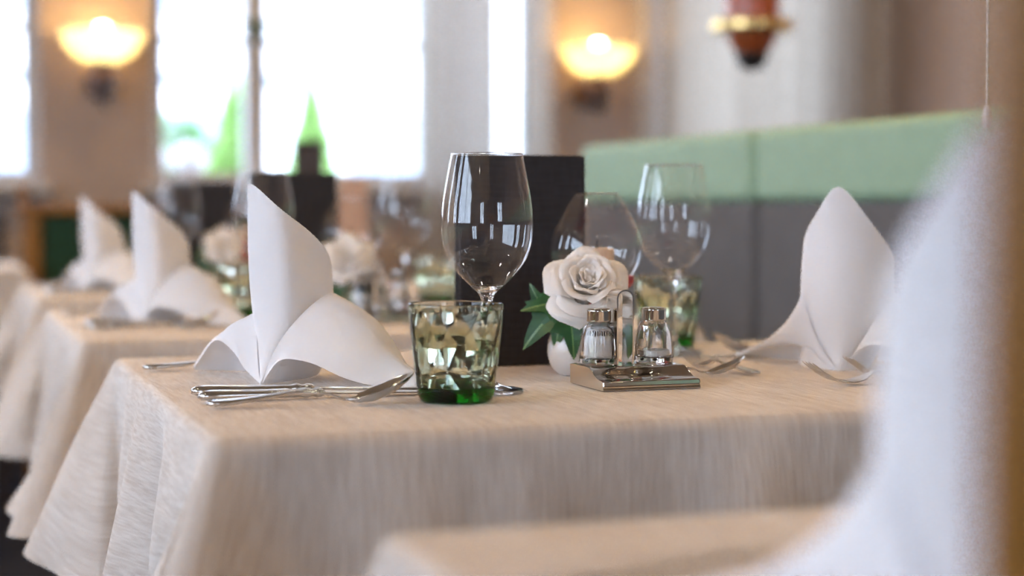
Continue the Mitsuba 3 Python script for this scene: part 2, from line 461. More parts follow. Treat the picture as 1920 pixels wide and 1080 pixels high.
for args, lab in ((('x', 6.36, 1.80, 2.10, 0.12, 2.6, 6, 0.022, 1), 'grey white sheer curtain hanging right of the middle window'),
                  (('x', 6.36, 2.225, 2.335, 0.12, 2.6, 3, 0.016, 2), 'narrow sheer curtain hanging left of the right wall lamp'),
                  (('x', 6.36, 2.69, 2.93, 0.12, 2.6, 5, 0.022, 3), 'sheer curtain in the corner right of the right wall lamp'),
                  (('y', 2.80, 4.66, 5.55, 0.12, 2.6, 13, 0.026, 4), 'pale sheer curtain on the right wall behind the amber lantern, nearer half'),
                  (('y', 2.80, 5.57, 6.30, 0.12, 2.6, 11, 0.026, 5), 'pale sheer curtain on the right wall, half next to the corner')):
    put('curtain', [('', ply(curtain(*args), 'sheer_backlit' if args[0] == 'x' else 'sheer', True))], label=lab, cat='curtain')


def sconce(x, lab):
    y = 6.335
    prof = [(0.0, 1.434), (0.03, 1.4355), (0.075, 1.447), (0.112, 1.474), (0.136, 1.508), (0.150, 1.548)]
    shade = lathe(smooth_profile(prof, 24), 48)
    body = lathe(smooth_profile([(0.0, 1.275), (0.014, 1.285), (0.022, 1.31), (0.034, 1.345), (0.040, 1.38), (0.032, 1.41), (0.022, 1.42), (0.034, 1.436), (0.0, 1.4365)], 40), 32)
    arm = tube([[0, 0, 1.36], [0, 0.06, 1.345], [0, 0.12, 1.36], [0, 0.165, 1.37]], 0.012, 12)
    plate = trimesh.creation.cylinder(0.05, 0.02, sections=32)
    plate.apply_transform(trimesh.transformations.rotation_matrix(math.pi / 2, (1, 0, 0)))
    plate.apply_translation((0, 0.155, 1.37))
    bulb = trimesh.creation.icosphere(3, 0.030)
    bulb.apply_translation((0, 0, 1.545))
    socket = tube([[0, 0, 1.437], [0, 0, 1.47], [0, 0, 1.518]], 0.013, 12)
    put('wall_sconce', [('shade', ply(shade, 'lamp_shade', True)), ('bracket', ply(body, 'bronze', 50)), ('arm', ply(arm, 'bronze', True)), ('wall_plate', ply(plate, 'bronze')), ('socket', ply(socket, 'frame_white', True)),
                        ('bulb', {**ply(bulb, 'lamp_body'), 'emitter': {'type': 'area', 'radiance': rgb(*BULB), 'sampling_weight': 6.0}})], xf(x, y, 0), lab, 'wall lamp')


sconce(0.597, 'glowing bowl wall lamp on the left pier between the two far windows')
sconce(2.520, 'glowing bowl wall lamp on the right pier beside the corner curtain')

lx, ly = 2.095, 4.155
put('lantern', [('body', ply(lathe(smooth_profile([(0.0, 1.315), (0.028, 1.320), (0.045, 1.335), (0.066, 1.372), (0.070, 1.39), (0.070, 1.43), (0.074, 1.50), (0.066, 1.60), (0.030, 1.66), (0.0, 1.665)], 60), 48), 'amber_glass', True)),
                ('ring', ply(lathe(smooth_profile([(0.069, 1.385), (0.104, 1.386), (0.109, 1.392), (0.109, 1.412), (0.104, 1.418), (0.069, 1.419)], 24), 64), 'gold', 40)),
                ('finial', ply(lathe(smooth_profile([(0.0, 1.283), (0.018, 1.288), (0.034, 1.300), (0.044, 1.325), (0.040, 1.334), (0.0, 1.334)], 24), 32), 'black_leather', True)),
                ('cap', ply(lathe([(0, 1.655), (0.04, 1.655), (0.03, 1.69), (0.008, 1.70), (0, 1.70)], 32), 'gold', 40)),
                ('chain', ply(tube([[0, 0, 1.69], [0, 0, 2.2], [0, 0, ZC]], 0.004), 'bronze'))], xf(lx, ly, 0), 'amber glass lantern with a gold ring hanging in front of the curtains', 'lantern')
cx, cy = 0.9946, 1.4572
put('pull_cord', [('cord', ply(tube([[cx - 0.004, cy, ZC], [cx - 0.003, cy, 1.5], [cx - 0.0015, cy, 1.2], [cx, cy, 1.018]], 0.0016), 'cord_white', True)),
                  ('knob', ply(lathe(smooth_profile([(0, 0.995), (0.004, 0.997), (0.005, 1.004), (0.003, 1.018), (0, 1.019)], 16), 20).apply_translation((cx, cy, 0)), 'cord_white', True))],
    label='thin white cord hanging down at the upper right', cat='cord')

for i, x in enumerate((-2.2, -0.6, 1.0, 2.4)):
    for j, y in enumerate((-1.8, 1.5, 3.4, 5.2)):
        disc = trimesh.creation.cylinder(0.09, 0.006, sections=32)
        ringm = lathe([(0.093, -0.008), (0.113, -0.008), (0.115, 0.0), (0.093, 0.0)], 32)
        put('downlight', [('lens', {**ply(disc, 'lamp_body'), 'emitter': {'type': 'area', 'radiance': rgb(*LAMP), 'sampling_weight': 0.5}}), ('trim_ring', ply(ringm, 'frame_white', 40))],
            xf(x, y, ZC - 0.004), 'round warm downlight set in the ceiling', 'ceiling light', 'ceiling downlights')

# ------------------------------------------------------------------ bench with backrest panels
bx = 1.45
bench = [('base', ply(box(bx - 0.42, bx + 0.11, -0.8, 3.70, 0.0, 0.30), 'dark_wood'))]
ends = [3.755, 2.861, 1.955, 1.05, 0.145, -0.80]
for k in range(5):
    y1, y0 = ends[k], ends[k + 1]
    bench.append(('seat_cushion', ply(rbox(bx - 0.45, bx + 0.0, y0 + 0.003, y1 - 0.003, 0.30, 0.46, 0.025), 'bench_grey', 40)))
    bench.append(('back_panel', ply(rbox(bx, bx + 0.11, y0 + 0.004, y1 - 0.004, 0.44, 0.932, 0.022), 'bench_grey', 40)))
    bench.append(('head_panel', ply(rbox(bx - 0.006, bx + 0.112, y0 + 0.004, y1 - 0.004, 0.925, 1.062, 0.022), 'bench_green', 40)))
put('bench', bench, label='long upholstered bench with green headrest and grey back along the right', cat='bench')


# ------------------------------------------------------------------ tables with cloths
def cloth_mesh(hx, hy, L=0.215, seed=0, tongue=0.42):
    """A square-cornered cloth over a table: rounded edge, skirts with soft waves, fold cones at the corners. Returns (mesh, uv)."""
    r = np.random.default_rng(seed)
    rc = 0.012
    sides, nper = [], 150
    pts, nor = [], []
    cs = [(hx - rc, hy - rc, 0), (-hx + rc, hy - rc, 90), (-hx + rc, -hy + rc, 180), (hx - rc, -hy + rc, 270)]
    nc = 26
    arcs = []
    for (px, py, a0) in cs:
        for a in np.radians(np.linspace(a0, a0 + 90, nc)):
            pts.append((px + rc * math.cos(a), py + rc * math.sin(a)))
            nor.append((math.cos(a), math.sin(a)))
        k = cs.index((px, py, a0))
        qx, qy, b0 = cs[(k + 1) % 4]
        a = math.radians(a0 + 90)
        e0 = np.array((px + rc * math.cos(a), py + rc * math.sin(a)))
        e1 = np.array((qx + rc * math.cos(a), qy + rc * math.sin(a)))
        n_ = nper
        w = (1 - np.cos(np.linspace(0, math.pi, n_ + 2)[1:-1])) / 2
        for t in w:
            pts.append(tuple(e0 + (e1 - e0) * t))
            nor.append((math.cos(a), math.sin(a)))
    P, N = np.array(pts), np.array(nor)
    M = len(P)
    corners = np.array([(hx, hy), (-hx, hy), (-hx, -hy), (hx, -hy)])
    cidx = [int(np.argmin(np.linalg.norm(P - c, axis=1))) for c in corners]
    seg = np.linalg.norm(np.roll(P, -1, 0) - P, axis=1)
    S = np.concatenate([[0], np.cumsum(seg)[:-1]])
    per = seg.sum()
    dist = np.min([np.abs((S - S[c] + per / 2) % per - per / 2) for c in cidx], axis=0)
    which = np.argmin([np.abs((S - S[c] + per / 2) % per - per / 2) for c in cidx], axis=0)
    diag = (corners / np.abs(corners))[which] / math.sqrt(2)
    re = 0.010
    rows = 44
    verts, uvs = [], []
    ph = r.uniform(0, 6.28, 6)
    Lc = L * (1 + 0.12 * np.exp(-(dist / 0.10) ** 2))
    sgn = np.sign((S - S[[cidx[w] for w in which]] + per / 2) % per - per / 2)
    for i in range(rows):
        f = i / (rows - 1)
        s = f * (Lc + re)
        drop = np.maximum(s - re * 1.2, 0)
        ang = np.minimum(s / re, 1.4)
        ox, oz = re * np.sin(ang), re * (1 - np.cos(ang))
        g = np.exp(-(dist / (0.020 + 0.36 * drop)) ** 2)
        out = tongue * drop * g
        side_fade = 1 - np.exp(-(dist / 0.11) ** 2)
        wave = side_fade * drop * (0.10 * np.sin(S * 21 + ph[0]) + 0.06 * np.sin(S * 39 + ph[1]) + 0.03 * np.sin(S * 67 + ph[2]))
        dip = -0.16 * drop * np.exp(-((dist - 0.06 - 0.62 * drop) / (0.03 + 0.22 * drop)) ** 2)
        flare = 0.10 * drop
        slope = np.clip(tongue * g, 0, 0.9)
        z = -oz - drop * np.sqrt(1 - slope ** 2)
        # on the short sides a pleat folds over beside each corner cone
        tang = (corners[which] - P) / (np.abs(corners[which] - P).sum(1, keepdims=True) + 1e-9)
        wq = 0.014 + 0.16 * drop
        q = np.clip((dist - 0.030 - 0.62 * drop) / wq, -1, 1) * (np.abs(N[:, 0]) > 0.98)
        pl = np.clip(drop * 7, 0, 1)
        shift = pl * 0.62 * wq * np.sin(np.pi * q) * (np.abs(q) < 1)
        layer = pl * 0.020 * (0.3 + drop * 6) * -np.sin(np.pi * q / 2) * np.where(np.abs(q) < 1, 1, np.exp(-((np.abs(dist - 0.03 - 0.62 * drop) - wq) / 0.05) ** 2)) * (np.abs(N[:, 0]) > 0.98)
        xy = P - N * re + N * (ox + flare + wave + layer)[:, None] + diag * out[:, None] + tang * shift[:, None]
        verts.append(np.column_stack([xy, z]))
        uvs.append(P - N * re + N * s[:, None])
    ringsv = [verts[0]]
    inner = []
    for k, t in enumerate((0.93, 0.75, 0.5, 0.25)):
        q = (P - N * re) * t
        inner.append((np.column_stack([q, np.zeros(M)]), q))
    V = [x[0] for x in inner[::-1]] + verts
    U = [x[1] for x in inner[::-1]] + uvs
    n = len(V)
    V, U = np.vstack(V), np.vstack(U)
    F = tri(grid_faces(n, M, True))
    c = len(V)
    V, U = np.vstack([V, [[0, 0, 0]]]), np.vstack([U, [[0, 0]]])
    i = np.arange(M)
    F = np.vstack([F, np.stack([np.full(M, c), i, (i + 1) % M], 1)])
    top = np.abs(V[:, 2]) < 1e-9
    return trimesh.Trimesh(V, F, process=False), U


def table(x0, x1, y0, y1, lab_t, lab_c, seed, L=0.215):
    hx, hy = (x1 - x0) / 2, (y1 - y0) / 2
    m, uv = cloth_mesh(hx, hy, L, seed)
    at = xf((x0 + x1) / 2, (y0 + y1) / 2, 0)
    put('dining_table', [('tabletop', ply(box(-hx + 0.016, hx - 0.016, -hy + 0.016, hy - 0.016, 0.715, 0.7475), 'dark_wood')),
                         ('column', ply(trimesh.creation.cylinder(0.035, 0.68, sections=24).apply_translation((0, 0, 0.375)), 'black_leather', 40)),
                         ('foot', ply(rbox(-0.22, 0.22, -0.22, 0.22, 0.0, 0.04, 0.012, 1), 'black_leather'))], at, lab_t, 'table', 'cloth covered tables')
    put('tablecloth', [('', ply(m, 'linen', True, uv=uv + seed * 3.7))], xf((x0 + x1) / 2, (y0 + y1) / 2, 0.75), lab_c, 'tablecloth')


TABLES = [(0.188, 1.03, 1.232, 1.940), (0.175, 1.03, 2.180, 2.915), (0.180, 1.03, 3.175, 3.88), (-0.62, 0.250, 4.78, 5.50), (0.215, 1.03, 0.235, 0.853)]
names = [('second', 'focused table in the middle of the row'), ('third', 'table behind the focused one'), ('fourth', 'third table back in the row'), ('far', 'far table at the left edge'), ('front', 'blurred table at the bottom edge')]
for k, (t, (a, b)) in enumerate(zip(TABLES, names)):
    table(*t, f'pedestal table under the cloth, the {b}', f'beige slub linen cloth draped over the {b}', k + 1)


# ------------------------------------------------------------------ napkins folded into a standing sail with two flared wings
def napkin_sail():
    base = [(0.014, 0.090, 0), (-0.004, 0.040, 0), (-0.0035, 0.006, 0), (0.0005, 0.0, 0), (0.020, 0.030, 0), (0.040, 0.075, 0), (0.04, 0.115, 0)]
    m1 = [(0.014, 0.078), (-0.0085, 0.036), (-0.0070, 0.014), (0.0190, -0.003), (0.042, 0.022), (0.0590, 0.062), (0.050, 0.095)]
    m2 = [(0.012, 0.070), (-0.0122, 0.032), (-0.0105, 0.014), (0.0225, -0.003), (0.047, 0.022), (0.0608, 0.055), (0.058, 0.085)]
    top = [(0.012, 0.066, 0.135), (-0.0136, 0.028, 0.178), (-0.0098, 0.015, 0.1885), (0.0150, 0.001, 0.1685), (0.040, 0.018, 0.147), (0.0590, 0.042, 0.121), (0.058, 0.075, 0.092)]
    rows = [base]
    for f, m in ((0.30, m1), (0.62, m2)):
        rows.append([(x, y, f * t[2]) for (x, y), t in zip(m, top)])
    rows.append(top)
    return patch(rows, 44, 64, 0)


def wing_right():
    rows = [[(0.0, -0.002, 0.0005), (0.0205, -0.0045, 0.046), (0.0600, 0.022, 0.0845), (0.072, 0.065, 0.06), (0.070, 0.105, 0.0006)],
            [(0.0165, -0.013, 0.0225), (0.045, -0.008, 0.052), (0.080, 0.014, 0.0760), (0.096, 0.055, 0.05), (0.095, 0.092, 0.0006)],
            [(0.034, -0.022, 0.0255), (0.066, -0.015, 0.047), (0.0985, 0.008, 0.0635), (0.115, 0.045, 0.04), (0.115, 0.078, 0.0006)],
            [(0.055, -0.030, 0.0210), (0.086, -0.023, 0.0375), (0.1115, -0.002, 0.0490), (0.128, 0.027, 0.028), (0.130, 0.05, 0.0006)],
            [(0.082, -0.037, 0.0095), (0.107, -0.031, 0.0195), (0.120, -0.013, 0.0345), (0.136, 0.007, 0.019), (0.140, 0.022, 0.0006)],
            [(0.118, -0.042, 0.0018), (0.130, -0.037, 0.0095), (0.135, -0.023, 0.0225), (0.146, -0.010, 0.011), (0.150, 0.0, 0.0006)],
            [(0.151, -0.046, 0.0006), (0.154, -0.041, 0.0035), (0.157, -0.034, 0.0080), (0.160, -0.028, 0.0040), (0.163, -0.022, 0.0006)]]
    return patch(rows, 48, 40, 0)


def wing_left():
    rows = [[(-0.002, 0.0, 0.0005), (-0.0062, 0.010, 0.032), (-0.0065, 0.030, 0.069), (0.0, 0.06, 0.042), (0.004, 0.085, 0.0006)],
            [(-0.0186, 0.014, 0.0135), (-0.0185, 0.022, 0.036), (-0.0205, 0.036, 0.0620), (-0.014, 0.07, 0.036), (-0.010, 0.10, 0.0006)],
            [(-0.027, 0.022, 0.0240), (-0.031, 0.030, 0.042), (-0.0365, 0.047, 0.0535), (-0.031, 0.085, 0.030), (-0.026, 0.115, 0.0006)],
            [(-0.0386, 0.036, 0.0336), (-0.043, 0.045, 0.042), (-0.047, 0.060, 0.0445), (-0.046, 0.095, 0.022), (-0.043, 0.125, 0.0006)],
            [(-0.0526, 0.052, 0.0380), (-0.0555, 0.060, 0.0385), (-0.0575, 0.071, 0.0365), (-0.0585, 0.100, 0.018), (-0.057, 0.128, 0.0006)],
            [(-0.067, 0.078, 0.0265), (-0.0690, 0.084, 0.0262), (-0.0705, 0.091, 0.0250), (-0.071, 0.110, 0.012), (-0.070, 0.130, 0.0006)],
            [(-0.0855, 0.115, 0.0060), (-0.0870, 0.118, 0.0060), (-0.0880, 0.121, 0.0058), (-0.0885, 0.126, 0.0035), (-0.087, 0.131, 0.0006)]]
    return patch(rows, 44, 36, 0)


def facing_sail():
    top = [(-0.020, 0.075, 0.092), (-0.0325, 0.034, 0.132), (-0.0215, 0.010, 0.1650), (-0.003, 0.0, 0.1880), (0.024, 0.002, 0.1610), (0.051, 0.016, 0.1290), (0.0640, 0.042, 0.106), (0.054, 0.078, 0.085)]
    base = [(-0.028, 0.085, 0), (-0.0272, 0.036, 0), (-0.012, 0.013, 0), (-0.0025, 0.001, 0), (0.004, 0.001, 0), (0.022, 0.013, 0), (0.040, 0.040, 0), (0.042, 0.082, 0)]
    m1 = [(-0.024, 0.08), (-0.0322, 0.036), (-0.0185, 0.008), (-0.002, 0.0), (0.016, 0.002), (0.042, 0.016), (0.058, 0.042), (0.050, 0.08)]
    m2 = [(-0.022, 0.078), (-0.0345, 0.036), (-0.0205, 0.009), (-0.002, 0.0), (0.023, 0.002), (0.050, 0.016), (0.0645, 0.042), (0.054, 0.078)]
    rows = [base]
    for f, m in ((0.33, m1), (0.65, m2)):
        rows.append([(x, y, f * t[2]) for (x, y), t in zip(m, top)])
    rows.append(top)
    return patch(rows, 44, 64, 0)


def facing_wing_left():
    rows = [[(-0.002, -0.001, 0.0005), (-0.0240, 0.0115, 0.036), (-0.0340, 0.034, 0.079), (-0.024, 0.07, 0.045), (-0.022, 0.10, 0.0006)],
            [(-0.0135, 0.008, 0.0055), (-0.0295, 0.020, 0.034), (-0.0370, 0.042, 0.0660), (-0.034, 0.08, 0.035), (-0.032, 0.115, 0.0006)],
            [(-0.020, 0.020, 0.0140), (-0.036, 0.032, 0.032), (-0.0440, 0.056, 0.0490), (-0.045, 0.095, 0.026), (-0.044, 0.13, 0.0006)],
            [(-0.028, 0.034, 0.0205), (-0.043, 0.047, 0.0300), (-0.0520, 0.072, 0.0370), (-0.054, 0.11, 0.018), (-0.053, 0.145, 0.0006)],
            [(-0.0400, 0.055, 0.0228), (-0.051, 0.068, 0.0250), (-0.0610, 0.092, 0.0255), (-0.064, 0.125, 0.012), (-0.063, 0.155, 0.0006)],
            [(-0.0545, 0.085, 0.0190), (-0.064, 0.098, 0.0180), (-0.0725, 0.118, 0.0155), (-0.075, 0.143, 0.007), (-0.074, 0.165, 0.0006)],
            [(-0.0860, 0.155, 0.0012), (-0.0875, 0.158, 0.0022), (-0.089, 0.163, 0.0022), (-0.0895, 0.168, 0.0014), (-0.089, 0.173, 0.0006)]]
    return patch(rows, 44, 36, 0)


def facing_wing_right():
    rows = [[(0.002, -0.001, 0.0005), (0.0240, -0.001, 0.034), (0.0630, 0.036, 0.079), (0.062, 0.07, 0.05), (0.06, 0.10, 0.0006)],
            [(0.0085, -0.004, 0.0120), (0.038, -0.003, 0.036), (0.0745, 0.026, 0.068), (0.078, 0.06, 0.042), (0.078, 0.09, 0.0006)],
            [(0.0165, -0.009, 0.0220), (0.052, -0.006, 0.038), (0.0870, 0.018, 0.055), (0.096, 0.05, 0.034), (0.098, 0.08, 0.0006)],
            [(0.0290, -0.015, 0.0275), (0.066, -0.010, 0.037), (0.1000, 0.010, 0.042), (0.112, 0.036, 0.024), (0.115, 0.06, 0.0006)],
            [(0.0470, -0.021, 0.0245), (0.082, -0.015, 0.030), (0.1120, 0.0, 0.030), (0.126, 0.02, 0.016), (0.13, 0.04, 0.0006)],
            [(0.0800, -0.026, 0.0110), (0.104, -0.022, 0.016), (0.1260, -0.010, 0.016), (0.138, 0.005, 0.009), (0.143, 0.02, 0.0006)],
            [(0.136, -0.028, 0.0008), (0.141, -0.026, 0.003), (0.146, -0.020, 0.004), (0.150, -0.012, 0.003), (0.153, -0.004, 0.0006)]]
    return patch(rows, 44, 36, 0)


NAP = ply(cat_(napkin_sail(), wing_right(), wing_left()), 'napkin_cloth', 50)
NAP_FACING = ply(cat_(facing_sail(), facing_wing_left(), facing_wing_right()), 'napkin_cloth', 50)
cam_deg = -18.8
for (x, y, d, s, lab) in ((0.2942, 1.5955, 0, 1.0, 'white napkin folded to a sharp sail, in focus left of the green tumbler'),
                          (0.2835, 2.4750, 2, 1.0, 'white sail folded napkin on the table behind, left of its green tumbler'),
                          (0.290, 3.4700, -2, 1.0, 'smaller blurred white sail napkin on the third table, leftmost in the row'),
                          ):
    put('napkin', [('', NAP)], xf(x, y, 0.7505, cam_deg + d, s), lab, 'napkin')
put('napkin', [('', NAP_FACING)], xf(0.8791, 1.5403, 0.7505, cam_deg), 'white napkin folded to a pointed sail in front of the grey bench', 'napkin')
put('napkin', [('', NAP_FACING)], xf(0.337, 0.478, 0.7505, cam_deg, 1.06), 'large blurred white napkin close at the right edge', 'napkin')


# ------------------------------------------------------------------ cutlery
def strip(st, n=13):
    """stations (x, half width, edge height z, dish depth, thickness, y)."""
    st = np.array(st, float)
    xs = np.linspace(st[0, 0], st[-1, 0], 90)
    c = [PchipInterpolator(st[:, 0], st[:, k])(xs) for k in range(1, st.shape[1])]
    j = np.linspace(-1, 1, n)
    w, z, d, t, yo = c
    prof = np.sqrt(np.maximum(1 - j ** 2, 0.0))
    top = np.stack([np.repeat(xs[:, None], n, 1), yo[:, None] + w[:, None] * j, z[:, None] - d[:, None] * (1 - j ** 2) + (t / 2)[:, None] * (0.25 + 0.75 * prof)], -1)
    bot = top.copy()
    bot[..., 2] = z[:, None] - d[:, None] * (1 - j ** 2) - (t / 2)[:, None] * (0.25 + 0.75 * prof)
    ring = np.concatenate([top, bot[:, ::-1]], 1)
    m = 2 * n
    v = ring.reshape(-1, 3)
    f = tri(grid_faces(len(xs), m, True))
    c0, c1 = len(v), len(v) + 1
    v = np.vstack([v, ring[0].mean(0), ring[-1].mean(0)])
    i = np.arange(m)
    f = np.vstack([f, np.stack([np.full(m, c0), (i + 1) % m, i], 1), np.stack([np.full(m, c1), (len(xs) - 1) * m + i, (len(xs) - 1) * m + (i + 1) % m], 1)])
    mm = trimesh.Trimesh(v, f, process=False)
    mm.fix_normals()
    return mm


HANDLE = [(0.0, 0.0020, 0.0040, 0, 0.0030, 0), (0.004, 0.0068, 0.0040, 0, 0.0050, 0), (0.012, 0.0088, 0.0042, 0, 0.0052, 0), (0.04, 0.0068, 0.0055, 0, 0.0042, 0),
          (0.08, 0.0042, 0.0090, 0, 0.0036, 0), (0.105, 0.0030, 0.0115, 0, 0.0034, 0)]
spoon = strip(HANDLE[:3] + [(0.04, 0.0068, 0.0068, 0, 0.0042, 0), (0.075, 0.0045, 0.0112, 0, 0.0036, 0), (0.100, 0.0031, 0.0096, 0, 0.0034, 0), (0.116, 0.0034, 0.0048, 0, 0.0030, 0), (0.122, 0.0075, 0.0052, 0.0020, 0.0022, 0),
                            (0.130, 0.0142, 0.0080, 0.0055, 0.0018, 0), (0.142, 0.0184, 0.0122, 0.0082, 0.0016, 0), (0.155, 0.0176, 0.0172, 0.0080, 0.0016, 0), (0.166, 0.0130, 0.0224, 0.0055, 0.0016, 0),
                            (0.172, 0.0073, 0.0253, 0.0022, 0.0016, 0), (0.175, 0.0012, 0.0268, 0.0, 0.0012, 0)], 17)
fork_parts = [strip(HANDLE + [(0.118, 0.0032, 0.0105, 0, 0.0032, 0), (0.128, 0.0085, 0.0068, 0.0006, 0.0024, 0), (0.138, 0.0118, 0.0040, 0.0010, 0.0020, 0), (0.1465, 0.0118, 0.0030, 0.0010, 0.0018, 0)])]
for k in range(4):
    y = -0.0099 + 0.0066 * k
    fork_parts.append(strip([(0.1455, 0.0019, 0.0028, 0, 0.0018, y), (0.158, 0.0017, 0.0042, 0, 0.0018, y), (0.172, 0.0015, 0.0105, 0, 0.0017, y), (0.184, 0.0012, 0.0185, 0, 0.0016, y), (0.189, 0.0005, 0.0222, 0, 0.001, y)], 5))
fork = cat_(*fork_parts)
knife_handle = strip([(0.0, 0.0025, 0.0050, 0, 0.0040, 0), (0.004, 0.0078, 0.0052, 0, 0.0078, 0), (0.014, 0.0098, 0.0055, 0, 0.0088, 0), (0.05, 0.0082, 0.0052, 0, 0.0080, 0), (0.086, 0.0066, 0.0048, 0, 0.0070, 0),
                      (0.094, 0.0085, 0.0050, 0, 0.0092, 0), (0.099, 0.0062, 0.0048, 0, 0.0064, 0), (0.104, 0.0082, 0.0048, 0, 0.0086, 0), (0.110, 0.0050, 0.0046, 0, 0.0040, 0)])
knife_blade = strip([(0.108, 0.0052, 0.0045, 0, 0.0030, 0), (0.125, 0.0078, 0.0040, 0, 0.0022, 0), (0.17, 0.0090, 0.0030, 0, 0.0018, 0), (0.205, 0.0080, 0.0020, 0, 0.0016, 0), (0.222, 0.0040, 0.0014, 0, 0.0014, 0.003), (0.228, 0.0006, 0.0012, 0, 0.001, 0.005)])
SPOON, FORK = [('', ply(spoon, 'steel', 60))], [('', ply(fork, 'steel', 60))]
KNIFE = [('handle', ply(knife_handle, 'steel', 60)), ('blade', ply(knife_blade, 'steel', 60))]
ZT = 0.7508
def silver(kind, x, y, rz, lab, group=None, s=1.0):
    put({'spoon': 'spoon', 'fork': 'fork', 'knife': 'knife'}[kind], {'spoon': SPOON, 'fork': FORK, 'knife': KNIFE}[kind], xf(x, y, ZT, rz, s), lab, kind, group)


silver('knife', 0.215, 1.508, -1, 'steel knife farthest from the camera of the pair beside the left napkin')
silver('knife', 0.215, 1.466, 0.5, 'steel knife next to the spoon in front of the left napkin')
silver('spoon', 0.215, 1.420, -6, 'steel spoon with raised bowl lying left of the green tumbler')
silver('fork', 0.203, 1.7645, 2, 'steel fork whose handle end shows left of the sharp white napkin')
silver('fork', 0.963, 1.417, 180, 'steel fork nearest the front edge before the right napkin')
silver('fork', 1.020, 1.456, 178, 'steel fork second from the front edge before the right napkin', None, 0.94)
silver('spoon', 1.004, 1.766, 189, 'steel spoon with raised bowl beyond the left wing of the right napkin')
silver('knife', 0.938, 1.702, 171, 'small steel knife lying behind the right napkin', None, 0.62)
silver('spoon', 0.645, 1.556, -14, 'small steel spoon with its bowl just right of the salt stand', None, 0.70)
silver('fork', 0.7745, 1.519, 95, 'small steel fork with tines up behind the spoon at the salt stand', None, 0.76)
for dy, dx, word in ((0.945, -0.013, 'second'), (1.945, -0.008, 'third')):
    g = f'place setting on the {word} table'
    silver('knife', 0.215 + dx, 1.508 + dy, -1, f'blurred steel knife nearest the napkin on the {word} table', g + ' knives')
    silver('knife', 0.215 + dx, 1.466 + dy, 0.5, f'blurred steel knife beside the spoon on the {word} table', g + ' knives')
    silver('spoon', 0.215 + dx, 1.420 + dy, -6, f'blurred steel spoon before the napkin on the {word} table')
    silver('fork', 0.203 + dx, 1.7645 + dy, 2, f'blurred steel fork behind the napkin on the {word} table')
silver('fork', 0.235, 0.678, 2, 'very blurred fork at the bottom edge beside the large napkin')


# ------------------------------------------------------------------ glasses
def wine_glass():
    outer = smooth_profile([(0.0098, 0.0915), (0.0190, 0.1000), (0.0292, 0.1110), (0.0363, 0.1220), (0.0408, 0.1380), (0.0418, 0.1520), (0.0407, 0.1690), (0.0372, 0.1900), (0.0322, 0.2148)], 70)
    bowl = lathe(outer, 96)
    rim = trimesh.creation.torus(0.0322, 0.0006, major_sections=96, minor_sections=8)
    rim.apply_translation((0, 0, 0.2149))
    prof = [(0.0, 0.0), (0.030, 0.0), (0.0333, 0.0008), (0.0335, 0.0018), (0.0325, 0.0027), (0.022, 0.0042), (0.011, 0.0075), (0.0058, 0.0135), (0.0042, 0.0220), (0.0037, 0.045), (0.0038, 0.068), (0.0046, 0.0800), (0.0066, 0.0870), (0.0098, 0.0915),
            (0.0150, 0.0962), (0.0146, 0.0966), (0.0085, 0.0934), (0.0, 0.0922)]
    p = np.array(prof)
    dense = np.vstack([smooth_profile(p[:14], 90), smooth_profile(p[13:15], 6)[1:], smooth_profile(p[15:], 14)])
    stem = lathe(dense, 64)
    return [('bowl', ply(bowl, 'glass_sheet', True)), ('rim', ply(rim, 'glass_solid', True)), ('stem', ply(stem, 'glass_solid', 50))]


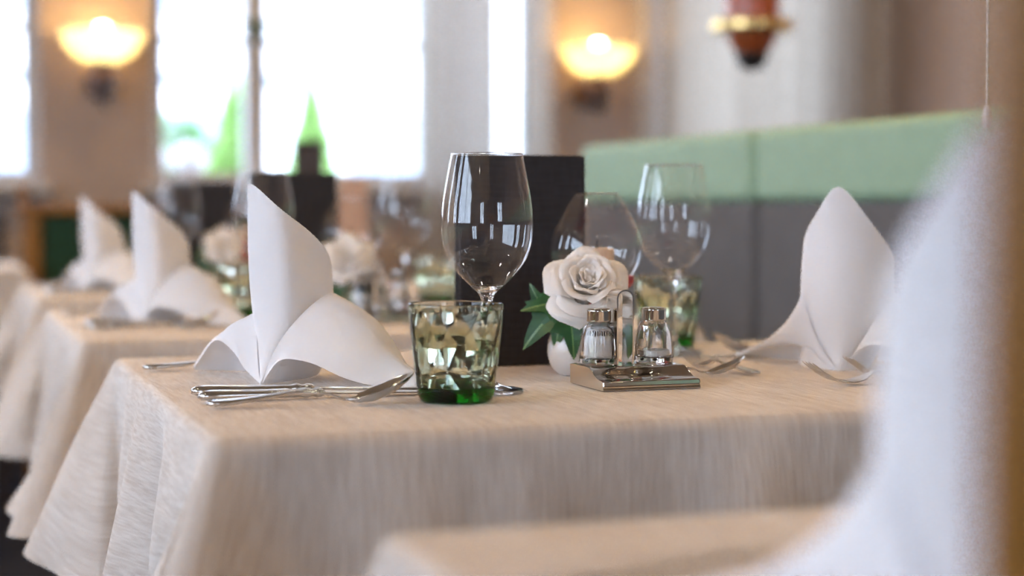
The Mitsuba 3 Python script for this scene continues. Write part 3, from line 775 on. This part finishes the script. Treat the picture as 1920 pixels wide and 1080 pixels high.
def tumbler():
    zb = 0.0134
    out = smooth_profile([(0.0341, zb), (0.0368, 0.0350), (0.0393, 0.0600), (0.0412, 0.0835), (0.0409, 0.0846), (0.0402, 0.0849), (0.0394, 0.0845), (0.0391, 0.0830), (0.0386, 0.0790)], 80)
    base = lathe(smooth_profile([(0.0, 0.0), (0.026, 0.0), (0.0300, 0.0008), (0.0322, 0.0040), (0.0335, 0.0090), (0.0338, 0.0124), (0.0334, 0.0130), (0.026, 0.0131), (0.0, 0.0128)], 60), 96)
    n = 98
    m_out = lathe(out, n)
    r = np.random.default_rng(11)
    zs = [0.079, 0.066, 0.049, 0.031, 0.0134]
    base_r = np.array([0.0386, 0.0366, 0.0344, 0.0322, 0.0295])
    k = 14
    rowsv = []
    for i, (z, br) in enumerate(zip(zs, base_r)):
        ph = (np.arange(k) + 0.5 * (i % 2)) * 2 * np.pi / k + r.uniform(-0.07, 0.07, k)
        amp = 0.0 if i == 0 else 0.0017
        rad = br + amp * (1 if i % 2 else -1) * 0.8 + r.uniform(-amp, amp, k) * 0.5
        zz = z + (r.uniform(-0.003, 0.003, k) if 0 < i < 4 else 0)
        if i == 4:
            rad = np.full(k, br)
        rowsv.append(np.stack([rad * np.cos(ph), rad * np.sin(ph), np.full(k, 0) + zz], 1))
    V, F = [], []

    def addtri(a, b, c):
        F.append([len(V), len(V) + 1, len(V) + 2])
        V.extend([a, b, c])
    ring = np.stack([0.0386 * np.cos(np.arange(n) * 2 * np.pi / n), 0.0386 * np.sin(np.arange(n) * 2 * np.pi / n), np.full(n, 0.079)], 1)
    # facets between staggered rows; the top row follows the round rim
    for i in range(len(zs) - 1):
        A, B = rowsv[i], rowsv[i + 1]
        for j in range(k):
            j1 = (j + 1) % k
            if i % 2 == 0:
                tris = [(A[j], B[j], A[j1]), (B[j], B[j1], A[j1])]
            else:
                tris = [(A[j], B[j], B[j1]), (A[j], B[j1], A[j1])]
            for t in tris:
                addtri(*t)
    # join the round ring at the top with the first facet row
    A = rowsv[0]
    angA = np.arctan2(A[:, 1], A[:, 0])
    for q in range(n):
        a, b = ring[q], ring[(q + 1) % n]
        mid = math.atan2(a[1] + b[1], a[0] + b[0])
        j = int(np.argmin(np.abs(np.angle(np.exp(1j * (angA - mid))))))
        addtri(a, A[j] * 1.0, b)
    # floor of the inside
    B = rowsv[-1]
    low = np.stack([0.0341 * np.cos(np.arange(n) * 2 * np.pi / n), 0.0341 * np.sin(np.arange(n) * 2 * np.pi / n), np.full(n, zb)], 1)
    angB = np.arctan2(B[:, 1], B[:, 0])
    near = [int(np.argmin(np.abs(np.angle(np.exp(1j * (angB - 2 * math.pi * q / n)))))) for q in range(n)]
    bottom = []
    for q in range(n):
        q1 = (q + 1) % n
        bottom.append((low[q], B[near[q]], low[q1]))
        if near[q] != near[q1]:
            bottom.append((low[q1], B[near[q]], B[near[q1]]))
    inner = trimesh.Trimesh(np.array(V), np.array(F), process=False)
    # inner faces look towards the axis
    cen = inner.triangles_center
    nrm = inner.face_normals
    inward = -(cen * [1, 1, 0])
    inward[:, 2] += 0.002
    flip = (nrm * inward).sum(1) < 0
    f = inner.faces.copy()
    f[flip] = f[flip][:, ::-1]
    inner = trimesh.Trimesh(inner.vertices, f, process=False)
    bv = np.array(bottom).reshape(-1, 3)
    bf = np.arange(len(bv)).reshape(-1, 3)
    bm = trimesh.Trimesh(bv, bf, process=False)
    up = bm.face_normals[:, 2] > 0
    bf[up] = bf[up][:, ::-1]
    bm = trimesh.Trimesh(bv, bf, process=False)
    return [('wall', {**ply(trimesh.util.concatenate([m_out, inner, bm]), 'glass_solid', True), 'interior': {'type': 'ref', 'id': 'pale_tint'}}),
            ('base', {**ply(base, 'glass_solid', True), 'interior': {'type': 'ref', 'id': 'green_tint'}})]


WINE, TUMBLER = wine_glass(), tumbler()
for (x, y, lab) in ((0.4745, 1.4640, 'clear wine glass in sharp focus right behind the front green tumbler'),
                    (0.7990, 1.7770, 'clear wine glass in front of the bench, right of the glass lamp chimney'),
                    (0.4340, 2.3350, 'blurred wine glass just behind the tip of the sharp napkin'),
                    (0.7360, 2.7100, 'blurred wine glass on the second table, right of its red candle holder'),
                    (0.4700, 3.4400, 'blurred wine glass at the left on the third table'),
                    (0.7300, 3.7000, 'blurred wine glass on the third table beside its rose')):
    put('wine_glass', WINE, xf(x, y, 0.7506, 17 * x), lab, 'wine glass')
for (x, y, rz, lab) in ((0.4275, 1.4060, 0, 'green faceted tumbler in sharp focus at the front'),
                        (0.8400, 1.8850, 70, 'green faceted tumbler behind the right salt shaker'),
                        (0.4520, 2.5950, 40, 'blurred green tumbler left of the sharp napkin, on the second table'),
                        (0.8385, 3.0000 - 0.13, 110, 'blurred green tumbler on the second table left of the sharp wine glass'),
                        (0.4600, 3.5600, 10, 'blurred green tumbler on the third table')):
    put('tumbler', TUMBLER, xf(x, y, 0.7506, rz), lab, 'tumbler')


# ------------------------------------------------------------------ menu
def menu():
    return [('cover', ply(rbox(-0.070, 0.062, -0.008, -0.002, 0, 0.222, 0.0015, 1), 'menu_black', 40)), ('back_cover', ply(rbox(-0.070, 0.062, 0.006, 0.012, 0, 0.222, 0.0015, 1), 'menu_black', 40)),
            ('spine', ply(rbox(0.060, 0.070, -0.008, 0.012, 0, 0.222, 0.004, 2), 'menu_black', 40)), ('pages', ply(box(-0.066, 0.060, -0.0015, 0.0055, 0.004, 0.217), 'paper_white')),
            ('cover__band', ply(box(-0.0702, 0.0702, -0.0088, -0.0078, 0.152, 0.1535), 'black_leather'))]


MENU = menu()
for (x, y, rz, lab) in ((0.5910, 1.7060, -1, 'black fabric menu folder standing upright behind the sharp wine glass'),
                        (0.5480, 2.6900, 4, 'black menu folder standing on the second table'),
                        (0.5500, 3.6600, 0, 'black menu folder standing on the third table at the left')):
    put('menu', MENU, xf(x, y, 0.7506, rz), lab, 'menu')


# ------------------------------------------------------------------ candle lantern: red holder, cream candle, glass chimney
def candle_lamp():
    ch = smooth_profile([(0.0355, 0.092), (0.0385, 0.098), (0.0452, 0.112), (0.0474, 0.124), (0.0450, 0.138), (0.0360, 0.158), (0.0275, 0.173), (0.0222, 0.1805), (0.0212, 0.1812)], 50)
    holder = smooth_profile([(0.0, 0.0), (0.040, 0.0), (0.042, 0.003), (0.040, 0.006), (0.012, 0.010), (0.008, 0.02), (0.008, 0.066), (0.016, 0.078), (0.036, 0.086), (0.0385, 0.090), (0.0385, 0.097), (0.0362, 0.097), (0.0355, 0.0905), (0.0, 0.089)], 90)
    candle = smooth_profile([(0.0, 0.0895), (0.0175, 0.0895), (0.0178, 0.092), (0.0178, 0.1235), (0.0165, 0.1255), (0.004, 0.1245), (0.0, 0.124)], 50)
    rim = trimesh.creation.torus(0.0212, 0.0006, major_sections=64, minor_sections=8)
    rim.apply_translation((0, 0, 0.1812))
    return [('chimney', ply(lathe(ch, 72), 'glass_sheet', True)), ('chimney_rim', ply(rim, 'glass_solid', True)), ('holder', ply(lathe(holder, 48), 'red_lacquer', 40)), ('candle', ply(lathe(candle, 40), 'wax', 40)),
            ('candle__wick', ply(tube([[0, 0, 0.123], [0, 0, 0.128], [0.001, 0, 0.133]], 0.0009, 6), 'black_leather'))]


LAMP_PARTS = candle_lamp()
for (x, y, lab) in ((0.6485, 1.6350, 'glass chimney candle lamp on a red holder behind the sharp white rose'),
                    (0.6200, 2.6000, 'blurred candle lamp with red holder on the second table'),
                    (0.6300, 3.6000, 'blurred candle lamp with red holder on the third table')):
    put('candle_lamp', LAMP_PARTS, xf(x, y, 0.7506), lab, 'candle lamp')


# ------------------------------------------------------------------ rose in a round vase with ivy
def petal(r0, r1, h0, h1, span, curl, point, seed, n=14):
    """Petal around the z axis: from radius r0 at height h0 to r1 at h1, spanning +-span radians; the lip curls outwards."""
    r = np.random.default_rng(seed)
    u, v = np.meshgrid(np.linspace(-1, 1, n), np.linspace(0, 1, n), indexing='ij')
    width = span * np.sin(np.pi * (0.12 + 0.76 * v) ** 0.85) ** 0.6
    ph = u * width
    tipdrop = (1 - point * np.abs(u) ** 1.6 * v)
    rad = r0 + (r1 - r0) * v ** 1.25 + curl * np.maximum(v - 0.72, 0) ** 2 * 12 * (1 - 0.3 * np.abs(u))
    h = h0 + (h1 - h0) * np.sin(v * math.pi / 2 * 0.95) * tipdrop - curl * np.maximum(v - 0.78, 0) ** 2 * 8
    rad = rad + 0.0012 * np.sin(3 * u + r.uniform(0, 6)) * v
    P = np.stack([rad * np.cos(ph), rad * np.sin(ph), h], -1)
    du, dv = np.gradient(P, axis=0), np.gradient(P, axis=1)
    nn = np.cross(du, dv)
    nn /= np.linalg.norm(nn, axis=-1, keepdims=True) + 1e-12
    return patch(P[::2, ::2] if n > 20 else P, 20, 20, 0.0007)


def basis_from_axis(a):
    a = np.array(a, float)
    a /= np.linalg.norm(a)
    x = np.cross([0, 0, 1.0], a)
    x /= np.linalg.norm(x)
    y = np.cross(a, x)
    m = np.eye(4)
    m[:3, 0], m[:3, 1], m[:3, 2] = x, y, a
    return m


def rose():
    """Petals in a spiral; the flower's axis tilts to the camera side; origin at the flower's centre."""
    A = basis_from_axis((-0.22, -0.82, 0.52))
    out = []
    k = 0
    rings = [(3, 0.0015, 0.0050, -0.006, 0.0225, 1.55, 0.0000, 0.05), (4, 0.0035, 0.0095, -0.010, 0.0240, 1.35, 0.0004, 0.06), (5, 0.0060, 0.0160, -0.015, 0.0240, 1.20, 0.0012, 0.08),
             (5, 0.0085, 0.0245, -0.020, 0.0205, 1.10, 0.0028, 0.10), (6, 0.0100, 0.0330, -0.024, 0.0140, 0.98, 0.0046, 0.14), (6, 0.0110, 0.0375, -0.027, 0.0040, 0.92, 0.0056, 0.18)]
    for (n, r0, r1, h0, h1, span, curl, point) in rings:
        for j in range(n):
            m = petal(r0, r1 * (1 + 0.06 * math.sin(5 * k)), h0, h1 + 0.0016 * math.cos(3 * k), span, curl, point, 40 + k)
            m.apply_transform(trimesh.transformations.rotation_matrix(j * 2 * math.pi / n + 0.62 * k * 0.31 + n, (0, 0, 1)))
            m.apply_transform(trimesh.transformations.rotation_matrix(0.10 * math.sin(k * 2.1), (1, 0, 0)))
            m.apply_transform(A)
            out.append(('petal', ply(m, 'rose_petal', 50)))
            k += 1
    core = trimesh.creation.icosphere(2, 1.0).apply_scale((0.0045, 0.0045, 0.011))
    core.apply_translation((0, 0, 0.009))
    core.apply_transform(A)
    out.append(('bud', ply(core, 'rose_petal', True)))
    a = A[:3, 2]
    st = np.array([-a * 0.016, -a * 0.03 + [0, 0, -0.012], [0.004, 0.012, -0.045], [0.001, 0.004, -0.066]])
    out.append(('stem', ply(tube(CubicSpline([0, 1, 2, 3], st)(np.linspace(0, 3, 14)), 0.0018), 'stem_green', True)))
    return out


def ivy_leaf(size, bend=0.25):
    """A five lobed leaf with a fold along its midrib; the tip points along -y, the base is at the origin; returns mesh and uv."""
    pts = np.array([(0, 0.06), (0.10, 0.16), (0.30, 0.20), (0.36, 0.10), (0.52, -0.10), (0.62, -0.22), (0.40, -0.26), (0.25, -0.36), (0.20, -0.55), (0.11, -0.80), (0, -1.0)])
    full = np.vstack([pts, (pts * [-1, 1])[-2:0:-1]])
    from shapely.geometry import Polygon
    poly = Polygon(full)
    g = np.linspace(-0.7, 0.7, 29)
    X, Y = np.meshgrid(g, np.linspace(-1.0, 0.25, 27))
    inside = np.array([poly.buffer(-0.015).contains(__import__('shapely').Point(a, b)) for a, b in zip(X.ravel(), Y.ravel())])
    bd = poly.exterior.segmentize(0.05)
    P = np.vstack([np.array(bd.coords)[:-1], np.stack([X.ravel(), Y.ravel()], 1)[inside]])
    from scipy.spatial import Delaunay
    tr = Delaunay(P).simplices
    keep = [poly.buffer(1e-6).contains(__import__('shapely').Point(*P[t].mean(0))) for t in tr]
    tr = tr[keep]
    a, b = P[tr[:, 1]] - P[tr[:, 0]], P[tr[:, 2]] - P[tr[:, 0]]
    flip = a[:, 0] * b[:, 1] - a[:, 1] * b[:, 0] < 0
    tr[flip] = tr[flip][:, ::-1]
    z = 0.22 * np.abs(P[:, 0]) - bend * (P[:, 1]) ** 2 + 0.03 * np.sin(7 * P[:, 1]) * np.abs(P[:, 0])
    v = np.column_stack([P, z]) * size
    th = 0.0005
    V = np.vstack([v + [0, 0, th / 2], v - [0, 0, th / 2]])
    N = len(v)
    return trimesh.Trimesh(V, np.vstack([tr, tr[:, ::-1] + N]), process=False), np.vstack([P, P])


def ivy():
    """Leaves around the vase neck; local frame: x camera right, y away, z up, origin at the vase's centre on the table."""
    out = []
    # (base point, tip direction, leaf normal, size)
    spec = [((-0.004, -0.030, 0.054), (0.10, -0.25, -1.0), (0.05, -1.0, 0.35), 0.036),
            ((-0.020, -0.010, 0.072), (-1.0, -0.1, -0.10), (-0.2, -0.85, 0.55), 0.034),
            ((-0.022, -0.012, 0.062), (-0.75, -0.1, -0.75), (-0.35, -0.9, 0.35), 0.046),
            ((-0.014, -0.018, 0.056), (-0.25, -0.15, -1.0), (-0.45, -0.85, 0.25), 0.032),
            ((-0.034, 0.004, 0.072), (-0.5, 0.0, 0.8), (-0.5, -0.8, 0.3), 0.022),
            ((0.022, -0.018, 0.056), (0.6, -0.2, -0.6), (0.3, -0.9, 0.4), 0.026)]
    for b, t, n, s in spec:
        m, uv = ivy_leaf(s)
        t, n = np.array(t, float), np.array(n, float)
        t /= np.linalg.norm(t)
        n -= t * (n @ t)
        n /= np.linalg.norm(n)
        x = np.cross(-t, n)
        M = np.eye(4)
        M[:3, 0], M[:3, 1], M[:3, 2], M[:3, 3] = x, -t, n, b
        m.apply_transform(M)
        out.append(('leaf', ply(m, 'ivy_leaf', True, uv=uv)))
        p = np.array([b, np.array(b) * 0.6 + np.array([0, 0, 0.052]) * 0.4, [0, 0, 0.045]])
        out.append(('vine', ply(tube(CubicSpline([0, 1, 2], p)(np.linspace(0, 2, 8)), 0.0009, 6), 'stem_green', True)))
    return out


VASE = [('', ply(lathe(smooth_profile([(0.0, 0.0), (0.012, 0.0), (0.019, 0.004), (0.0250, 0.014), (0.0268, 0.025), (0.0245, 0.038), (0.0170, 0.047), (0.0135, 0.050), (0.0120, 0.050), (0.0155, 0.045), (0.0225, 0.036), (0.0245, 0.025), (0.0175, 0.007), (0.0, 0.0045)], 80), 48), 'ceramic', 60))]
ROSE, IVY = rose(), ivy()
for (x, y, tag, s) in ((0.6060, 1.6000 - 0.012, 'sharp, beside the salt stand', 1.0), (0.5900, 2.5300, 'blurred, on the second table', 1.0), (0.5700, 3.5500, 'blurred, on the third table', 1.0)):
    where = {'s': 'left of the salt stand', 'b': ''}[tag[0]] or tag.split(', ')[1]
    put('vase', VASE, xf(x, y, 0.7506), f'small round white vase {where}, holding a rose', 'vase')
    put('rose', ROSE, xf(x + 0.001, y - 0.032, 0.7506 + 0.0895, 0, 1.04), f'large white rose bloom {where}', 'rose')
    put('ivy_sprig', IVY, xf(x, y, 0.7506, cam_deg), f'green ivy leaves under the white rose {where}', 'ivy')


# ------------------------------------------------------------------ salt and pepper stand
def cruet_stand():
    """Origin at the front left bottom corner; x along the front (0.097), y in depth (0.085)."""
    w, dpt = 0.097, 0.085
    prof = [(0.0, 0.0), (-0.0015, 0.0012), (0.0, 0.0026), (0.0012, 0.0036), (0.0, 0.0048), (0.0004, 0.0078), (0.003, 0.0088), (0.009, 0.0092), (0.016, 0.0104), (0.023, 0.0130), (0.029, 0.0164), (0.034, 0.0184), (0.040, 0.0190), (0.080, 0.0190), (0.0846, 0.0184), (dpt, 0.0165), (dpt, 0.0)]
    y, z = np.array(prof).T
    n = len(y)
    xs = [0.0, 0.0012, w - 0.0012, w]
    sc = [0.985, 1.0, 1.0, 0.985]
    v = np.vstack([np.column_stack([np.full(n, x), dpt / 2 + (y - dpt / 2) * s, z * s]) for x, s in zip(xs, sc)])
    f = tri(grid_faces(len(xs), n, True))
    fan = np.array([[0, i + 1, i] for i in range(1, n - 1)])
    from shapely.geometry import Polygon
    cap_v, cap_f = trimesh.creation.triangulate_polygon(Polygon(np.column_stack([y, z])), engine='earcut')
    idx = [int(np.argmin(np.hypot(y - a, z - b))) for a, b in cap_v]
    cap = np.array(idx)[cap_f]
    base = trimesh.Trimesh(v, np.vstack([f, cap, cap[:, ::-1] + n * (len(xs) - 1)]), process=False)
    base.fix_normals()
    # an upright loop of flat band between the shakers
    t = np.linspace(0, math.pi, 24)
    c, hgt, rad = np.array((0.0415, 0.060)), 0.089, 0.0080
    path = [(c[0] - rad * 0.95, 0.018), (c[0] - rad, 0.045)] + [(c[0] - rad * math.cos(a), hgt - rad + rad * math.sin(a)) for a in t] + [(c[0] + rad, 0.045), (c[0] + rad * 0.95, 0.018)]
    p = np.array(path)
    tn = np.gradient(p, axis=0)
    tn /= np.linalg.norm(tn, axis=1, keepdims=True)
    nn = np.stack([-tn[:, 1], tn[:, 0]], 1)
    hw, th = 0.0125, 0.0007
    ring = []
    for q, m in zip(p, nn):
        (xa, za), (xb, zb) = q + m * th, q - m * th
        ring.append([(xa, c[1] - hw, za), (xa, c[1] + hw, za), (xb, c[1] + hw, zb), (xb, c[1] - hw, zb)])
    hv = np.array(ring).reshape(-1, 3)
    hm = trimesh.Trimesh(hv, tri(grid_faces(len(p), 4, True)), process=False)
    hm.fix_normals()
    return [('base', ply(base, 'chrome', 28)), ('handle', ply(hm, 'chrome', 40))]


def shaker(fill):
    def flute(ph, r, z):
        a = np.clip((z - 0.003) / 0.004, 0, 1) * np.clip((0.036 - z) / 0.006, 0, 1)
        seg = (ph / (2 * np.pi) * 9) % 1.0
        return r * (1 - a * 0.055 * (1 - np.abs(np.sin(np.pi * seg)) ** 0.6) )
    out = smooth_profile([(0.0, 0.0), (0.0165, 0.0), (0.0183, 0.0012), (0.0187, 0.0035), (0.0184, 0.008), (0.0176, 0.020), (0.0160, 0.031), (0.0136, 0.0375), (0.0112, 0.0400), (0.0106, 0.0420), (0.0106, 0.0445)], 60)
    inn = smooth_profile([(0.0080, 0.0445), (0.0082, 0.0410), (0.0105, 0.0370), (0.0132, 0.0300), (0.0146, 0.020), (0.0152, 0.008), (0.0140, 0.0052), (0.0, 0.0050)], 40)
    prof = np.vstack([out, inn])
    n1 = len(out)
    body = lathe(prof, 90, lambda ph, r, z: np.vstack([flute(ph, r[:n1], z[:n1]), r[n1:]]))
    f_r = np.interp(fill, [0.006, 0.008, 0.020, 0.030, 0.035], [0.0140, 0.0150, 0.0143, 0.0129, 0.0110])
    s_prof = [(0.0, 0.0053), (0.0136, 0.0056), (0.0149, 0.0082)] + ([(0.0143, 0.020)] if fill > 0.021 else []) + [(f_r, fill), (0.006, fill + 0.0014), (0.0, fill + 0.002)]
    salt = lathe(smooth_profile(s_prof, 30), 40)
    cap = lathe(smooth_profile([(0.0104, 0.0405), (0.0113, 0.0406), (0.0116, 0.0412), (0.0116, 0.0505), (0.0112, 0.0518), (0.0096, 0.0527), (0.004, 0.0532), (0.0, 0.0533)], 50), 60)
    return [('bottle', ply(body, 'glass_solid', 40)), ('salt_fill', ply(salt, 'salt', 40)), ('cap', ply(cap, 'chrome', 35))]


STAND, S1, S2 = cruet_stand(), shaker(0.0335), shaker(0.012)
for (x, y, rz, lab) in ((0.5755, 1.4340, 0, 'in sharp focus right of the rose'), (0.5850, 2.3700, 8, 'blurred on the second table'), (0.60, 3.36, -6, 'blurred on the third table')):
    at = np.array([[math.cos(math.radians(rz)), -math.sin(math.radians(rz))], [math.sin(math.radians(rz)), math.cos(math.radians(rz))]])
    put('cruet_stand', STAND, xf(x, y, 0.7506, rz), f'polished steel salt and pepper stand with loop handle {lab}', 'condiment stand')
    for off, S, w in (((0.0195, 0.0600), S1, 'left'), ((0.0760, 0.0600), S2, 'right')):
        q = at @ np.array(off)
        put('shaker', S, xf(x + q[0], y + q[1], 0.7506 + 0.0192, 10), f'fluted glass shaker with chrome cap, {w} one on the stand {lab}'.replace('in sharp focus ', ''), 'shaker')

# ------------------------------------------------------------------ things farther back and close by
put('card', [('front_leaf', ply(rbox(-0.028, 0.028, -0.010, -0.008, 0, 0.222, 0.0008, 1), 'tan_card')), ('back_leaf', ply(rbox(-0.028, 0.028, 0.008, 0.010, 0, 0.222, 0.0008, 1), 'tan_card')), ('fold', ply(rbox(-0.028, 0.028, -0.010, 0.010, 0.220, 0.223, 0.001, 1), 'tan_card'))],
    xf(0.800, 3.330, 0.7506, -16), 'tall tan card standing on the third table behind the red candle holder', 'card')
part = [('post', ply(rbox(0.276, 0.330, 5.58, 5.64, 0, 0.925, 0.005, 1), 'wood_brown')), ('post', ply(rbox(1.05, 1.10, 5.58, 5.64, 0, 0.925, 0.005, 1), 'wood_brown')), ('top_rail', ply(rbox(0.255, 1.12, 5.565, 5.655, 0.895, 0.925, 0.006, 1), 'wood_brown')),
        ('bottom_rail', ply(rbox(0.33, 1.05, 5.59, 5.63, 0.12, 0.18, 0.004, 1), 'wood_brown')), ('green_panel', ply(rbox(0.33, 1.05, 5.595, 5.625, 0.18, 0.895, 0.008, 1), 'green_panel')),
        ('finial', ply(lathe(smooth_profile([(0, 0.924), (0.016, 0.924), (0.009, 0.937), (0.010, 0.945), (0.019, 0.960), (0.021, 0.978), (0.016, 0.984), (0, 0.985)], 30), 24).apply_translation((0.277, 5.61, 0)), 'wood_brown', 40))]
put('partition', part, label='wood framed low partition with a dark green panel under the left wall lamp', cat='partition')
chair = [('backrest', ply(rbox(-0.22, 0.22, 0.17, 0.21, 0.50, 0.908, 0.02), 'black_leather', 40)), ('seat', ply(rbox(-0.22, 0.22, -0.22, 0.20, 0.42, 0.49, 0.02), 'black_leather', 40))]
for sx in (-0.19, 0.19):
    for sy in (-0.19, 0.19):
        chair.append(('leg', ply(tube([[sx, sy, 0.43], [sx, sy, 0.2], [sx, sy, 0.0]], 0.016), 'dark_wood', 40)))
put('dining_chair', chair, xf(0.01, 5.68, 0), 'black chair behind the far table at the left edge', 'chair')
put('post', [('shaft', ply(rbox(-0.037, 0.037, -0.037, 0.037, 0.06, 1.085, 0.004, 1), 'dark_wood')), ('foot', ply(rbox(-0.07, 0.07, -0.07, 0.07, 0.0, 0.06, 0.006, 1), 'dark_wood')), ('cap', ply(rbox(-0.041, 0.041, -0.041, 0.041, 1.085, 1.095, 0.003, 1), 'dark_wood'))],
    xf(0.966, 4.53, 0, -18.8), 'square dark brown post rising above the menu in the middle window', 'post')
put('menu_board', [('panel', ply(rbox(0.247, 0.47, 0.345, 0.365, 0.764, 1.06, 0.004, 2), 'wood_brown', 40)), ('foot', ply(rbox(0.256, 0.462, 0.325, 0.385, 0.7505, 0.764, 0.004, 1), 'wood_brown', 40))],
    label='brown wooden board standing very blurred at the right edge', cat='board')
